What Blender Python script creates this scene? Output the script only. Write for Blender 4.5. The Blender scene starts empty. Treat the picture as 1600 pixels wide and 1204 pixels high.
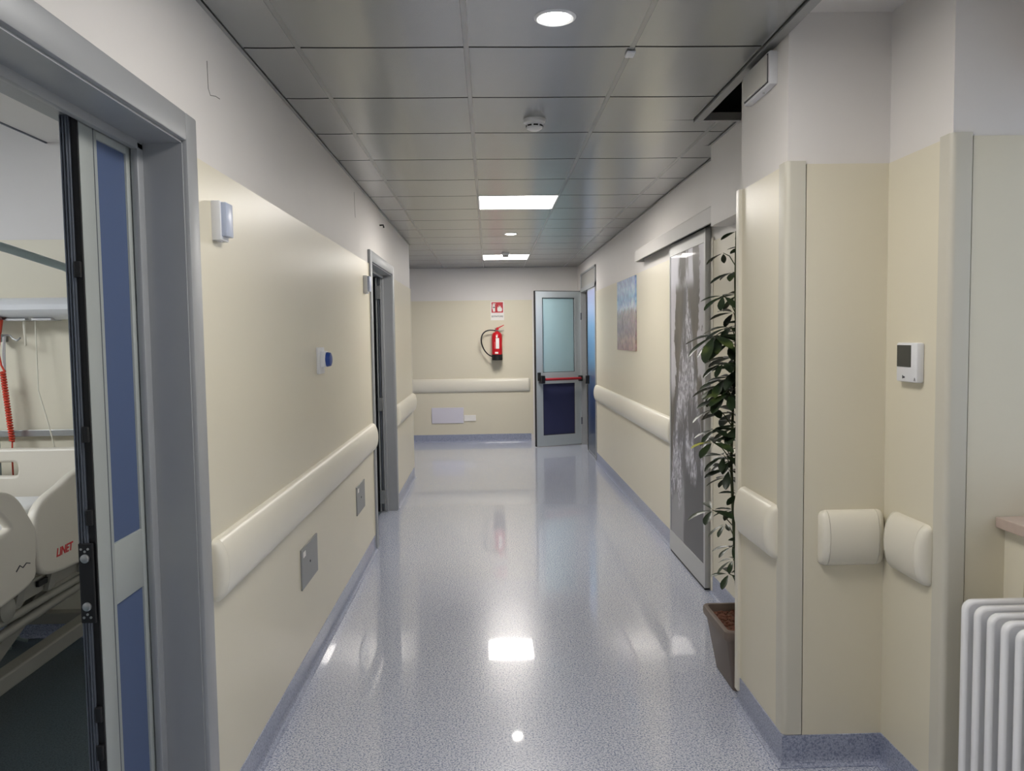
import bpy, bmesh, math, random
from mathutils import Vector, Matrix
random.seed(7)
sc = bpy.context.scene
col = sc.collection
PI = math.pi

# ------------------------------------------------------------------ camera
EYE = 1.569
YAW, PITCH, ROLL, FPX = 0.0282, 0.0609, -0.0139, 1242.2
def cam_axes():
    cy, sy, cp, sp = math.cos(YAW), math.sin(YAW), math.cos(PITCH), math.sin(PITCH)
    fwd = Vector((sy*cp, cy*cp, -sp)); right = Vector((cy, -sy, 0)); up = right.cross(fwd)
    r2 = right*math.cos(ROLL) + up*math.sin(ROLL)
    u2 = -right*math.sin(ROLL) + up*math.cos(ROLL)
    return r2, u2, fwd
cd = bpy.data.cameras.new('camera'); cam = bpy.data.objects.new('camera', cd); col.objects.link(cam)
_r, _u, _f = cam_axes()
M4 = Matrix((( _r.x, _u.x, -_f.x, 0), (_r.y, _u.y, -_f.y, 0), (_r.z, _u.z, -_f.z, EYE), (0, 0, 0, 1)))
cam.matrix_world = M4
cd.sensor_width = 36; cd.lens = FPX*36/1600; cd.clip_start = .05; cd.clip_end = 100
sc.camera = cam
# ------------------------------------------------------------------ world and exposure
w = bpy.data.worlds.new('world'); sc.world = w; w.use_nodes = True
w.node_tree.nodes['Background'].inputs[0].default_value = (.86, .92, 1, 1)
w.node_tree.nodes['Background'].inputs[1].default_value = 1.1
sc.view_settings.view_transform = 'Standard'; sc.view_settings.look = 'None'
sc.view_settings.exposure = 1.0; sc.view_settings.gamma = 1
sc.view_settings.use_curve_mapping = False
PANEL_W = (10.0, 10.5, 16.5, 22.0)      # emission of the square ceiling panels
DOWN_W = 50.0       # emission of the round downlights
ROOM_W = 11.5        # emission of the unseen lamp added to the patient room

# ------------------------------------------------------------------ dimensions (metres, from the photograph)
XL, XR = -0.875, 1.34
ZC = 2.607; ZS = 3.0
YLE = 8.957; YF = 11.948
AX, AY = -0.6654, 2.9189          # origin of the ceiling grid, 0.6 m tiles
ZP = 2.12                          # top of the yellow panels

# ------------------------------------------------------------------ materials
def lin(c):
    return tuple((v/255/12.92 if v/255 <= .04045 else ((v/255+.055)/1.055)**2.4) for v in c)+(1,)
MATS = {}
def mat(name, rgb, rough=.5, metal=0, spec=.5, noise=.03, nscale=6, coat=0, bump=0, bscale=30, emis=0, trans=0, ior=1.45, coat_rough=.1, stretch=None):
    m = bpy.data.materials.new(name); m.use_nodes = True
    nt = m.node_tree; b = nt.nodes['Principled BSDF']
    c = lin(rgb)
    b.inputs['Roughness'].default_value = rough; b.inputs['Metallic'].default_value = metal
    b.inputs['Specular IOR Level'].default_value = spec
    b.inputs['Coat Weight'].default_value = coat; b.inputs['Coat Roughness'].default_value = coat_rough
    b.inputs['Transmission Weight'].default_value = trans; b.inputs['IOR'].default_value = ior
    tc = nt.nodes.new('ShaderNodeTexCoord'); mp = nt.nodes.new('ShaderNodeMapping')
    nt.links.new(tc.outputs['Object'], mp.inputs[0])
    if stretch: mp.inputs['Scale'].default_value = stretch
    n = nt.nodes.new('ShaderNodeTexNoise'); n.inputs['Scale'].default_value = nscale; n.inputs['Detail'].default_value = 4
    nt.links.new(mp.outputs[0], n.inputs['Vector'])
    mx = nt.nodes.new('ShaderNodeMix'); mx.data_type = 'RGBA'
    mx.inputs[6].default_value = tuple(max(0, v*(1-noise)) for v in c[:3])+(1,)
    mx.inputs[7].default_value = tuple(min(1, v*(1+noise)) for v in c[:3])+(1,)
    nt.links.new(n.outputs['Fac'], mx.inputs[0]); nt.links.new(mx.outputs[2], b.inputs['Base Color'])
    if emis:
        b.inputs['Emission Color'].default_value = c; b.inputs['Emission Strength'].default_value = emis
    if bump:
        n2 = nt.nodes.new('ShaderNodeTexNoise'); n2.inputs['Scale'].default_value = bscale
        nt.links.new(mp.outputs[0], n2.inputs['Vector'])
        bp = nt.nodes.new('ShaderNodeBump'); bp.inputs['Strength'].default_value = bump; bp.inputs['Distance'].default_value = .01
        nt.links.new(n2.outputs['Fac'], bp.inputs['Height']); nt.links.new(bp.outputs[0], b.inputs['Normal'])
    MATS[name] = m
    return m

def speckle(name, base, light, dark, rough, coat):
    m = bpy.data.materials.new(name); m.use_nodes = True
    nt = m.node_tree; N = nt.nodes; L = nt.links; b = N['Principled BSDF']
    tc = N.new('ShaderNodeTexCoord')
    n1 = N.new('ShaderNodeTexNoise'); n1.inputs['Scale'].default_value = 190; n1.inputs['Detail'].default_value = 2
    n2 = N.new('ShaderNodeTexNoise'); n2.inputs['Scale'].default_value = 130; n2.inputs['Detail'].default_value = 1
    ad = N.new('ShaderNodeVectorMath'); ad.operation = 'ADD'; ad.inputs[1].default_value = (7.3, 3.1, 9.7)
    L.new(tc.outputs['Object'], n1.inputs['Vector']); L.new(tc.outputs['Object'], ad.inputs[0]); L.new(ad.outputs[0], n2.inputs['Vector'])
    r1 = N.new('ShaderNodeValToRGB'); r1.color_ramp.elements[0].position = .50; r1.color_ramp.elements[1].position = .60
    r2 = N.new('ShaderNodeValToRGB'); r2.color_ramp.elements[0].position = .52; r2.color_ramp.elements[1].position = .62
    L.new(n1.outputs['Fac'], r1.inputs[0]); L.new(n2.outputs['Fac'], r2.inputs[0])
    a = N.new('ShaderNodeMix'); a.data_type = 'RGBA'; a.inputs[6].default_value = lin(base); a.inputs[7].default_value = lin(light)
    c = N.new('ShaderNodeMix'); c.data_type = 'RGBA'; c.inputs[7].default_value = lin(dark)
    L.new(r1.outputs[0], a.inputs[0]); L.new(a.outputs[2], c.inputs[6]); L.new(r2.outputs[0], c.inputs[0])
    L.new(c.outputs[2], b.inputs['Base Color'])
    b.inputs['Roughness'].default_value = rough; b.inputs['Coat Weight'].default_value = coat; b.inputs['Coat Roughness'].default_value = .035
    n3 = N.new('ShaderNodeTexNoise'); n3.inputs['Scale'].default_value = 3.0
    L.new(tc.outputs['Object'], n3.inputs['Vector'])
    bp = N.new('ShaderNodeBump'); bp.inputs['Strength'].default_value = .04; bp.inputs['Distance'].default_value = .01
    L.new(n3.outputs['Fac'], bp.inputs['Height']); L.new(bp.outputs[0], b.inputs['Coat Normal'])
    return m

M_FLOOR = speckle('speckled_vinyl', (184, 190, 209), (228, 231, 239), (130, 140, 168), .24, .8)
M_BASE = speckle('speckled_vinyl_skirting', (150, 157, 180), (174, 181, 202), (122, 131, 156), .35, .35)
M_RFLOOR = speckle('room_vinyl', (84, 98, 106), (98, 112, 118), (70, 84, 94), .5, .1)
M_WHITE = mat('white_paint', (224, 221, 218), .55, noise=.015, bump=.04, bscale=8)
M_YEL = mat('cream_panel', (220, 214, 194), .34, noise=.012, nscale=3, spec=.5, bump=.03, bscale=5)
M_RAIL = mat('cream_rail', (226, 222, 208), .34, noise=.01)
M_GUARD = mat('corner_guard_vinyl', (202, 199, 186), .35, noise=.01)
M_TILE = mat('ceiling_metal', (172, 174, 175), .27, metal=.8, noise=.03, nscale=2, bump=.9, bscale=3.2, stretch=(1, .02, 1))
M_RUN = mat('ceiling_runner', (168, 170, 170), .3, metal=.8, noise=.03)
M_DARK = mat('plenum_dark', (44, 44, 43), .9)
M_BLACK = mat('black_rubber', (20, 21, 24), .5)
M_ALU = mat('grey_aluminium', (166, 169, 172), .44, metal=.35, noise=.03, nscale=20)
M_ALUD = mat('dark_aluminium', (98, 104, 114), .4, metal=.5)
M_LEAF = mat('leaf_grey', (166, 172, 170), .4, metal=.15, noise=.02)
M_BLUE = mat('blue_laminate', (76, 92, 126), .38, noise=.02)
M_NAVY = mat('navy_laminate', (56, 60, 92), .35, noise=.02)
M_FROST = mat('frosted_glass', (168, 198, 204), .35, noise=.02, coat=.5)
M_PLAST = mat('white_plastic', (226, 228, 232), .35, noise=.01)
M_LENS = mat('milky_blue_plastic', (186, 196, 218), .3, noise=.02)
M_SOCKB = mat('blue_plastic', (36, 70, 150), .35)
M_STEEL = mat('brushed_steel', (168, 170, 170), .35, metal=.8, noise=.06, nscale=40)
M_STEELW = mat('satin_steel_plate', (150, 152, 152), .4, metal=.5, noise=.05, nscale=30)
M_RED = mat('red_paint', (196, 24, 36), .3, noise=.03)
M_REDC = mat('orange_red_hose', (206, 70, 50), .45)
M_PAPER = mat('paper_white', (238, 236, 232), .5)
M_SIGNR = mat('sign_red', (186, 30, 44), .45)
M_INK = mat('dark_ink', (60, 60, 66), .6)
M_POT = mat('taupe_plastic', (112, 100, 92), .5, noise=.05)
M_SOIL = mat('clay_pebbles', (104, 72, 56), .9, noise=.6, nscale=60, bump=.6, bscale=60)
M_STEM = mat('stem_green', (66, 74, 44), .6, noise=.2, nscale=30)
M_RAD = mat('radiator_enamel', (236, 237, 240), .25, noise=.01, coat=.4)
M_SILL = mat('marble_sill', (186, 168, 156), .3, noise=.15, nscale=25)
M_BEDP = mat('bed_plastic', (214, 208, 194), .38, noise=.015)
M_BEDM = mat('bed_frame_metal', (150, 148, 138), .4, noise=.05)
M_SHEET = mat('white_sheet', (228, 228, 226), .7, noise=.02, bump=.2, bscale=6)
M_UNIT = mat('head_unit_white', (222, 224, 226), .35, noise=.01)
M_SCREEN = mat('dark_display', (62, 64, 62), .25)
M_TUBE = mat('grey_green_tube', (152, 168, 168), .4, noise=.02)
M_GLASS = mat('clear_glass', (240, 245, 250), .02, trans=1)
M_CLEARW = mat('pale_tube', (220, 216, 200), .4)
M_DOWN = mat('lamp_disc', (255, 250, 242), .5, emis=DOWN_W)
M_RLIGHT = mat('room_fill_lamp', (246, 250, 255), .5, emis=ROOM_W)

def leaf_material():
    m = bpy.data.materials.new('schefflera_leaf'); m.use_nodes = True
    nt = m.node_tree; b = nt.nodes['Principled BSDF']
    tc = nt.nodes.new('ShaderNodeTexCoord'); n = nt.nodes.new('ShaderNodeTexNoise'); n.inputs['Scale'].default_value = 9
    nt.links.new(tc.outputs['Object'], n.inputs['Vector'])
    r = nt.nodes.new('ShaderNodeValToRGB'); e = r.color_ramp.elements
    e[0].position = .35; e[0].color = lin((26, 38, 24)); e[1].position = .64; e[1].color = lin((44, 60, 34))
    x = e.new(.78); x.color = lin((84, 98, 48))
    nt.links.new(n.outputs['Fac'], r.inputs[0]); nt.links.new(r.outputs[0], b.inputs['Base Color'])
    b.inputs['Roughness'].default_value = .35
    return m
M_LEAFG = leaf_material()

def ramp_mat(name, stops, axis='Z', lo=0, hi=1, noise=.15, nscale=(4, 4, 4), rough=.35, detail=6, coat=.3, mott=0):
    """image-like print: a colour ramp along an axis, broken up by noise"""
    m = bpy.data.materials.new(name); m.use_nodes = True
    nt = m.node_tree; N = nt.nodes; L = nt.links; b = N['Principled BSDF']
    tc = N.new('ShaderNodeTexCoord'); sp = N.new('ShaderNodeSeparateXYZ'); L.new(tc.outputs['Object'], sp.inputs[0])
    mr = N.new('ShaderNodeMapRange'); mr.inputs[1].default_value = lo; mr.inputs[2].default_value = hi
    L.new(sp.outputs[axis], mr.inputs[0])
    mp = N.new('ShaderNodeMapping'); mp.inputs['Scale'].default_value = nscale; L.new(tc.outputs['Object'], mp.inputs[0])
    n = N.new('ShaderNodeTexNoise'); n.inputs['Scale'].default_value = 1; n.inputs['Detail'].default_value = detail; L.new(mp.outputs[0], n.inputs['Vector'])
    a = N.new('ShaderNodeMath'); a.operation = 'MULTIPLY_ADD'; a.inputs[1].default_value = noise*2; L.new(n.outputs['Fac'], a.inputs[0])
    s = N.new('ShaderNodeMath'); s.operation = 'SUBTRACT'; s.inputs[1].default_value = noise; L.new(mr.outputs[0], s.inputs[0]); L.new(s.outputs[0], a.inputs[2])
    r = N.new('ShaderNodeValToRGB'); L.new(a.outputs[0], r.inputs[0])
    e = r.color_ramp.elements
    e[0].position = stops[0][0]; e[0].color = lin(stops[0][1]); e[1].position = stops[-1][0]; e[1].color = lin(stops[-1][1])
    for p, c in stops[1:-1]:
        q = e.new(p); q.color = lin(c)
    out = r.outputs[0]
    if mott:
        v = N.new('ShaderNodeTexVoronoi'); v.inputs['Scale'].default_value = 38; L.new(tc.outputs['Object'], v.inputs['Vector'])
        n5 = N.new('ShaderNodeTexNoise'); n5.inputs['Scale'].default_value = 16; n5.inputs['Detail'].default_value = 8; L.new(tc.outputs['Object'], n5.inputs['Vector'])
        k = N.new('ShaderNodeMix'); k.data_type = 'RGBA'; k.blend_type = 'OVERLAY'; k.inputs[0].default_value = mott*.25
        L.new(out, k.inputs[6]); L.new(v.outputs['Color'], k.inputs[7])
        cr = N.new('ShaderNodeValToRGB'); cr.color_ramp.elements[0].position = .4; cr.color_ramp.elements[0].color = (.25, .25, .27, 1); cr.color_ramp.elements[1].position = .6; cr.color_ramp.elements[1].color = (.9, .9, .9, 1)
        L.new(n5.outputs['Fac'], cr.inputs[0])
        k2 = N.new('ShaderNodeMix'); k2.data_type = 'RGBA'; k2.blend_type = 'OVERLAY'; k2.inputs[0].default_value = mott
        L.new(k.outputs[2], k2.inputs[6]); L.new(cr.outputs[0], k2.inputs[7]); out = k2.outputs[2]
    L.new(out, b.inputs['Base Color']); b.inputs['Roughness'].default_value = rough
    b.inputs['Coat Weight'].default_value = coat
    return m

# ------------------------------------------------------------------ mesh helpers
class MB:
    def __init__(s): s.bm = bmesh.new()
    def box(s, x0, x1, y0, y1, z0, z1, bevel=0, seg=2):
        r = bmesh.ops.create_cube(s.bm, size=1); vs = r['verts']
        for v in vs:
            v.co = Vector((x0+(v.co.x+.5)*(x1-x0), y0+(v.co.y+.5)*(y1-y0), z0+(v.co.z+.5)*(z1-z0)))
        if bevel:
            es = list({e for v in vs for e in v.link_edges})
            bmesh.ops.bevel(s.bm, geom=es, offset=bevel, segments=seg, affect='EDGES', profile=.5)
        return s
    def quad(s, pts):
        s.bm.faces.new([s.bm.verts.new(p) for p in pts]); return s
    def prism(s, pts, vec):
        """closed polygon (3D points) extruded along vec"""
        v = Vector(vec); a = [s.bm.verts.new(p) for p in pts]; b = [s.bm.verts.new(Vector(p)+v) for p in pts]
        n = len(pts)
        s.bm.faces.new(a); s.bm.faces.new(b[::-1])
        for i in range(n): s.bm.faces.new((a[i], b[i], b[(i+1) % n], a[(i+1) % n]))
        return s
    def rings(s, rings, cap=True, closed=True):
        R = [[s.bm.verts.new(p) for p in r] for r in rings]; n = len(R[0])
        for a, b in zip(R, R[1:]):
            for i in range(n if closed else n-1): s.bm.faces.new((a[i], a[(i+1) % n], b[(i+1) % n], b[i]))
        if cap: s.bm.faces.new(R[0][::-1]); s.bm.faces.new(R[-1])
        return s
    def tube(s, pts, r, n=8, r1=None):
        pts = [Vector(p) for p in pts]; rr = []
        prev = None
        for i, p in enumerate(pts):
            t = (pts[min(i+1, len(pts)-1)]-pts[max(i-1, 0)]).normalized()
            if prev is None:
                a = t.orthogonal().normalized()
            else:
                a = (prev - t*prev.dot(t)).normalized()
            prev = a; b = t.cross(a)
            rad = r if r1 is None else r+(r1-r)*i/(len(pts)-1)
            rr.append([p+(a*math.cos(2*PI*k/n)+b*math.sin(2*PI*k/n))*rad for k in range(n)])
        return s.rings(rr)
    def lathe(s, prof, c, axis=(0, 0, 1), n=24):
        """prof: list of (radius, height) along axis from c"""
        ax = Vector(axis).normalized(); a = ax.orthogonal().normalized(); b = ax.cross(a); c = Vector(c)
        return s.rings([[c+ax*h+(a*math.cos(2*PI*k/n)+b*math.sin(2*PI*k/n))*max(r, 1e-4) for k in range(n)] for r, h in prof])
    def build(s, name, m, parent=None, smooth=False, angle=40):
        bmesh.ops.recalc_face_normals(s.bm, faces=s.bm.faces)
        base = Vector((0, 0, 0))
        q = parent
        while q is not None: base += q.location; q = q.parent
        if parent is None:
            xs = [v.co for v in s.bm.verts]
            base = Vector(((min(v.x for v in xs)+max(v.x for v in xs))/2, (min(v.y for v in xs)+max(v.y for v in xs))/2, min(v.z for v in xs)))
        for v in s.bm.verts: v.co -= base
        me = bpy.data.meshes.new(name); s.bm.to_mesh(me); s.bm.free()
        me.materials.append(m)
        if smooth:
            me.polygons.foreach_set('use_smooth', [True]*len(me.polygons))
            me.set_sharp_from_angle(angle=math.radians(angle))
        o = bpy.data.objects.new(name, me); col.objects.link(o)
        if parent is None: o.location = base
        else: o.parent = parent
        return o

def tag(o, label=None, cat=None, group=None, kind=None):
    if label: o['label'] = label
    if cat: o['category'] = cat
    if group: o['group'] = group
    if kind: o['kind'] = kind
    return o
def empty(name, loc, label, cat, group=None, kind=None):
    o = bpy.data.objects.new(name, None); o.empty_display_size = .1; col.objects.link(o); o.location = loc
    return tag(o, label, cat, group, kind)
def copy_tree(o, parent=None):
    c = o.copy(); col.objects.link(c)
    if parent: c.parent = parent
    for ch in list(o.children): copy_tree(ch, c)
    return c
def base_of(parent):
    b = Vector((0, 0, 0)); q = parent
    while q is not None: b += q.location; q = q.parent
    return b
def curve_plate(name, outline, holes, frame, thick, bevel, m, parent, smoothn=4):
    """filled outline with holes; frame = (origin, u axis, v axis); thickness along u x v"""
    def cr(P):
        out = []; n = len(P)
        for i in range(n):
            p0, p1, p2, p3 = P[i-1], P[i], P[(i+1) % n], P[(i+2) % n]
            for k in range(smoothn):
                t = k/smoothn
                out.append(tuple(.5*((2*p1[j])+(-p0[j]+p2[j])*t+(2*p0[j]-5*p1[j]+4*p2[j]-p3[j])*t*t+(-p0[j]+3*p1[j]-3*p2[j]+p3[j])*t**3) for j in (0, 1)))
        return out
    cu = bpy.data.curves.new(name+'_outline', 'CURVE'); cu.dimensions = '2D'; cu.fill_mode = 'BOTH'
    cu.extrude = max(0, thick/2-bevel); cu.bevel_depth = bevel; cu.bevel_resolution = 2
    for P in [outline]+holes:
        Q = cr(P) if smoothn > 1 else P
        sp = cu.splines.new('POLY'); sp.points.add(len(Q)-1); sp.use_cyclic_u = True
        for i, q in enumerate(Q): sp.points[i].co = (q[0], q[1], 0, 1)
    to = bpy.data.objects.new('tmp', cu); col.objects.link(to)
    dg = bpy.context.evaluated_depsgraph_get(); dg.update()
    me = bpy.data.meshes.new_from_object(to.evaluated_get(dg)); bpy.data.objects.remove(to); bpy.data.curves.remove(cu)
    O, U, V = [Vector(q) for q in frame]; W = U.cross(V); b = base_of(parent)
    for v in me.vertices: c = v.co.copy(); v.co = O+U*c.x+V*c.y+W*c.z-b
    me.materials.clear(); me.materials.append(m); me.name = name
    me.polygons.foreach_set('use_smooth', [True]*len(me.polygons)); me.set_sharp_from_angle(angle=math.radians(35))
    o = bpy.data.objects.new(name, me); col.objects.link(o); o.parent = parent
    return o
def text(name, s, size, frame, m, parent, shear=0, offset=0, depth=.0008):
    cu = bpy.data.curves.new(name+'_text', 'FONT'); cu.body = s; cu.size = size; cu.shear = shear; cu.offset = offset
    cu.align_x = 'CENTER'; cu.align_y = 'CENTER'; cu.extrude = depth
    to = bpy.data.objects.new('tmp', cu); col.objects.link(to)
    dg = bpy.context.evaluated_depsgraph_get(); dg.update()
    me = bpy.data.meshes.new_from_object(to.evaluated_get(dg)); bpy.data.objects.remove(to); bpy.data.curves.remove(cu)
    O, U, V = [Vector(q) for q in frame]; W = U.cross(V); b = base_of(parent)
    for v in me.vertices: c = v.co.copy(); v.co = O+U*c.x+V*c.y+W*c.z-b
    me.materials.clear(); me.materials.append(m); me.name = name
    o = bpy.data.objects.new(name, me); col.objects.link(o); o.parent = parent
    return o
ST = dict(kind='structure')

# ------------------------------------------------------------------ floor
f = MB().box(-1.0, 2.0, -4.3, 12.3, -.1, 0); f.box(-3.2, -1.0, 8.957, 12.3, -.1, 0)
tag(f.build('floor', M_FLOOR), 'glossy blue-grey speckled vinyl floor of the corridor', 'floor', **ST)
f = MB().box(-5.7, -1.0, -1.2, 8.957, -.1, 0)
tag(f.build('floor', M_RFLOOR), 'dull dark teal vinyl floor inside the patient room', 'floor', **ST)

# ------------------------------------------------------------------ walls
Y1A, Y1B = 1.045, 2.335     # clear opening of the near door
Y2A, Y2B = 5.95, 7.22      # clear opening of the far door
ZO = 2.14
DOORS = ((Y1A, Y1B), (Y2A, Y2B))
def panel_strip(p0, p1, nrm, z0, z1, parent, t=.006, name='wall_panel'):
    """cladding sheet from p0 to p1 (xy), proud of the wall along nrm"""
    n = Vector((nrm[0], nrm[1], 0)); a = Vector((p0[0], p0[1], z0)); b = Vector((p1[0], p1[1], z0))
    return MB().prism([a, b, b+n*t, a+n*t], (0, 0, z1-z0)).build(name, M_YEL, parent)
m = MB()
for a, b in ((-4.2, Y1A), (Y1B, Y2A), (Y2B, YLE)): m.box(XL-.2, XL, a, b, 0, ZS)
for a, b in DOORS: m.box(XL-.2, XL, a, b, ZO+.02, ZS)
m.box(-3.0, XL-.2, YLE-.12, YLE, 0, ZS)
wl = tag(m.build('wall_left', M_WHITE), 'long left corridor wall, white above cream panels, with two door openings', 'wall', **ST)
for a, b in ((-4.2, Y1A-.08), (Y1B+.08, Y2A-.08), (Y2B+.08, YLE)):
    panel_strip((XL, a), (XL, b), (1, 0), .1, ZP, wl)
wr = MB()
wr.box(XR, XR+.2, 3.29, 9.92, 0, ZS); wr.box(XR, XR+.2, 9.92, 11.42, 2.45, ZS); wr.box(XR, XR+.2, 11.42, YF+.2, 0, ZS)
wr.box(1.24, XR, 3.29, 4.42, 2.165, 2.607)
wro = tag(wr.build('wall_right', M_WHITE), 'right corridor wall, white above cream panels, behind the sliding door and plant', 'wall', **ST)
panel_strip((XR, 3.29), (XR, 4.70), (-1, 0), .1, 2.12, wro)
panel_strip((XR, 4.74), (XR, 9.86), (-1, 0), .1, ZP, wro)
wf = tag(MB().box(-3.2, XR, YF, YF+.2, 0, ZS).build('wall_end', M_WHITE), 'end wall of the corridor, white above a cream panel', 'wall', **ST)
panel_strip((-3.0, YF), (.655, YF), (0, -1), .1, ZP, wf)
tag(MB().box(-3.2, -3.0, YLE-.12, YF, 0, ZS).build('wall_recess', M_WHITE), 'side wall of the recess past the left corner', 'wall', **ST)
# pier and lobby wall at the right
m = MB().box(1.05, 2.0, 2.78, 3.29, 0, ZS); m.box(1.41, 2.0, 2.40, 2.78, 0, ZS)
wc = tag(m.build('wall_pier', M_WHITE), 'stepped pier at the right, white above cream panels', 'wall', **ST)
ZPP = 2.155
panel_strip((1.05, 2.80), (1.05, 3.288), (-1, 0), .1, ZPP, wc, .006)
panel_strip((1.114, 2.78), (1.41, 2.78), (0, -1), .1, ZPP, wc)
panel_strip((1.41, 2.42), (1.41, 2.774), (-1, 0), .1, ZPP, wc)
panel_strip((1.469, 2.40), (1.9, 2.40), (0, -1), .1, ZPP, wc)
MB().box(1.1105, 1.1135, 2.7785, 2.782, .1, ZPP).build('groove_shade', M_INK, wc); MB().box(1.4652, 1.4685, 2.3985, 2.402, .1, ZPP).build('groove_shade', M_INK, wc)  # dark strips painted in as the shadow lines beside the corner guards
WY0, WY1 = .35, 2.40
m = MB().box(1.6, 1.9, -4.2, WY0, 0, ZS); m.box(1.68, 1.9, WY0, 2.40, 0, .958); m.box(1.6, 1.68, 2.30, 2.40, 0, .958); m.box(1.68, 1.9, WY0, WY1, 2.3, ZS)
wb = tag(m.build('wall_window_side', M_WHITE), 'right wall with the window and marble sill, over the radiator', 'wall', **ST)
panel_strip((1.6, 2.302), (1.6, 2.394), (-1, 0), .1, .955, wb)
panel_strip((1.68, WY0), (1.68, 2.30), (-1, 0), .1, .955, wb)
tag(MB().box(-1.1, 2.0, -4.3, -4.2, 0, ZS).build('wall_back', M_WHITE), 'white wall behind the camera', 'wall', **ST)
# patient rooms
m = MB().box(-5.5, XL-.2, 4.25, 4.37, 0, ZS); m.box(-5.6, -5.5, -1.1, 8.9, 0, ZS); m.box(-5.5, XL-.2, -1.1, -1.0, 0, ZS)
wp = tag(m.build('wall_room', M_WHITE), 'patient room wall behind the bed, white above cream', 'wall', **ST)
panel_strip((-5.5, 4.25), (XL-.2, 4.25), (0, -1), .1, 2.108, wp)
# slabs
tag(MB().box(-5.7, 2.0, -4.4, 12.3, ZS, ZS+.15).build('ceiling', M_DARK), 'dark slab seen through the missing ceiling tile', 'ceiling', **ST)
tag(MB().box(1.052, 1.9, -4.2, 3.28, 2.67, 2.72).build('ceiling', M_WHITE), 'white plaster ceiling at the right near the pier', 'ceiling', **ST)
m = MB().box(-2.27, XL-.2, -1.0, 4.25, ZC, ZC+.05)
tag(m.build('ceiling', M_WHITE), 'lowered white ceiling strip just inside the patient room', 'ceiling', **ST)
tag(MB().box(-5.5, -2.278, -1.0, 4.25, 2.87, 2.95).build('ceiling', M_WHITE), 'white ceiling over the bed in the patient room', 'ceiling', **ST)
tag(MB().box(-2.278, -2.268, -1.0, 4.25, ZC-.006, ZC+.3).build('trim_1', M_ALUD), 'dark strip drawn as the shadow line edging the lowered room ceiling', 'trim', **ST)  # dark strip stands in for the shaded gap at the ceiling edge

# metal tile ceiling
def metal_ceiling():
    xs = [AX+.6*i for i in range(-5, 5)]; ys = [AY+.6*k for k in range(-12, 17)]
    m = MB()
    lights = [(AX+.6, AY+.6*k) for k in (-9, -2, 5, 12)]
    def tile(x0, x1, y0, y1):
        if x1-x0 < .02 or y1-y0 < .02: return
        n = 8; rows = []
        for y in (y0, y1):
            rows.append([Vector((x0+(x1-x0)*i/n, y, ZC-.0012*(1-(2*i/n-1)**2))) for i in range(n+1)])
        m.rings(rows, cap=False, closed=False)
        m.quad([(x0, y0, ZC), (x0, y1, ZC), (x0, y1, ZC+.02), (x0, y0, ZC+.02)]); m.quad([(x1, y0, ZC), (x1, y1, ZC), (x1, y1, ZC+.02), (x1, y0, ZC+.02)])
        m.quad([(x0, y0, ZC), (x1, y0, ZC), (x1, y0, ZC+.02), (x0, y0, ZC+.02)]); m.quad([(x0, y1, ZC), (x1, y1, ZC), (x1, y1, ZC+.02), (x0, y1, ZC+.02)])
    for y0, y1 in zip(ys, ys[1:]):
        for x0, x1 in zip(xs, xs[1:]):
            if any(abs(x0-lx) < .01 and abs(y0-ly) < .01 for lx, ly in lights): continue
            for (ya, yb) in ((y0, min(y1, 3.29)), (max(y0, 3.29), min(y1, 3.90)), (max(y0, 3.90), min(y1, 4.42)), (max(y0, 4.42), y1)):
                if yb-ya < .02: continue
                yc = (ya+yb)/2
                lo = XL+.018 if yc < YLE else -2.98
                hi = 1.005 if yc < 3.9 else (1.222 if yc < 4.42 else XR-.02)
                a = ya+(.006 if ya == y0 else 0); b = yb-(.006 if yb == y1 else 0)
                b = min(b, YF-.02)
                if yc > YLE-.3 and yc < YLE and False: pass
                tile(max(x0+.0092, lo), min(x1-.0092, hi), a, b)
    m.bm.normal_update()
    for f_ in m.bm.faces:
        if abs(f_.normal.z) < .5: f_.material_index = 1  # dark tile sides stand in for the shade in the seams
    o = m.build('ceiling', M_TILE, None, smooth=True); o.data.materials.append(M_DARK)
    tag(o, 'lowered corridor ceiling of square grey metal tiles', 'ceiling', **ST)
    r = MB()
    for x in xs:
        if x > 1.2: continue
        if x > XL: r.box(x-.0085, x+.0085, -4.2 if x < 1.1 else 3.93, YF, ZC-.0002, ZC+.02)
        else: r.box(x-.0085, x+.0085, YLE, YF, ZC+.001, ZC+.02)
    # perimeter angles
    r.box(XL, XL+.014, -4.2, YLE, ZC-.004, ZC+.004); r.box(-3.0, XR, YF-.014, YF, ZC-.004, ZC+.004)
    r.box(XR-.014, XR, 4.42, YF, ZC-.004, ZC+.004); r.box(1.226, 1.24, 3.9, 4.42, ZC-.004, ZC+.004)
    r.build('ceiling_runner', M_RUN, o)
    e = MB().box(1.010, 1.046, -4.2, 3.9, ZC-.012, ZC+.08)
    e.box(1.010, 1.235, 3.88, 3.905, ZC-.008, ZC+.03)
    e.build('edge_trim', M_RUN, o)
    d = MB().box(XL, 1.01, -4.2, 3.9, ZC+.03, ZC+.035); d.box(XL, 1.24, 3.905, 4.42, ZC+.03, ZC+.035); d.box(XL, XR, 4.42, YF, ZC+.03, ZC+.035); d.box(-3.0, XL, YLE, YF, ZC+.03, ZC+.035)
    d.build('backing', M_DARK, o)  # dark sheet above the tiles keeps the open seams dark
    return lights
LIGHTS = metal_ceiling()

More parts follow.
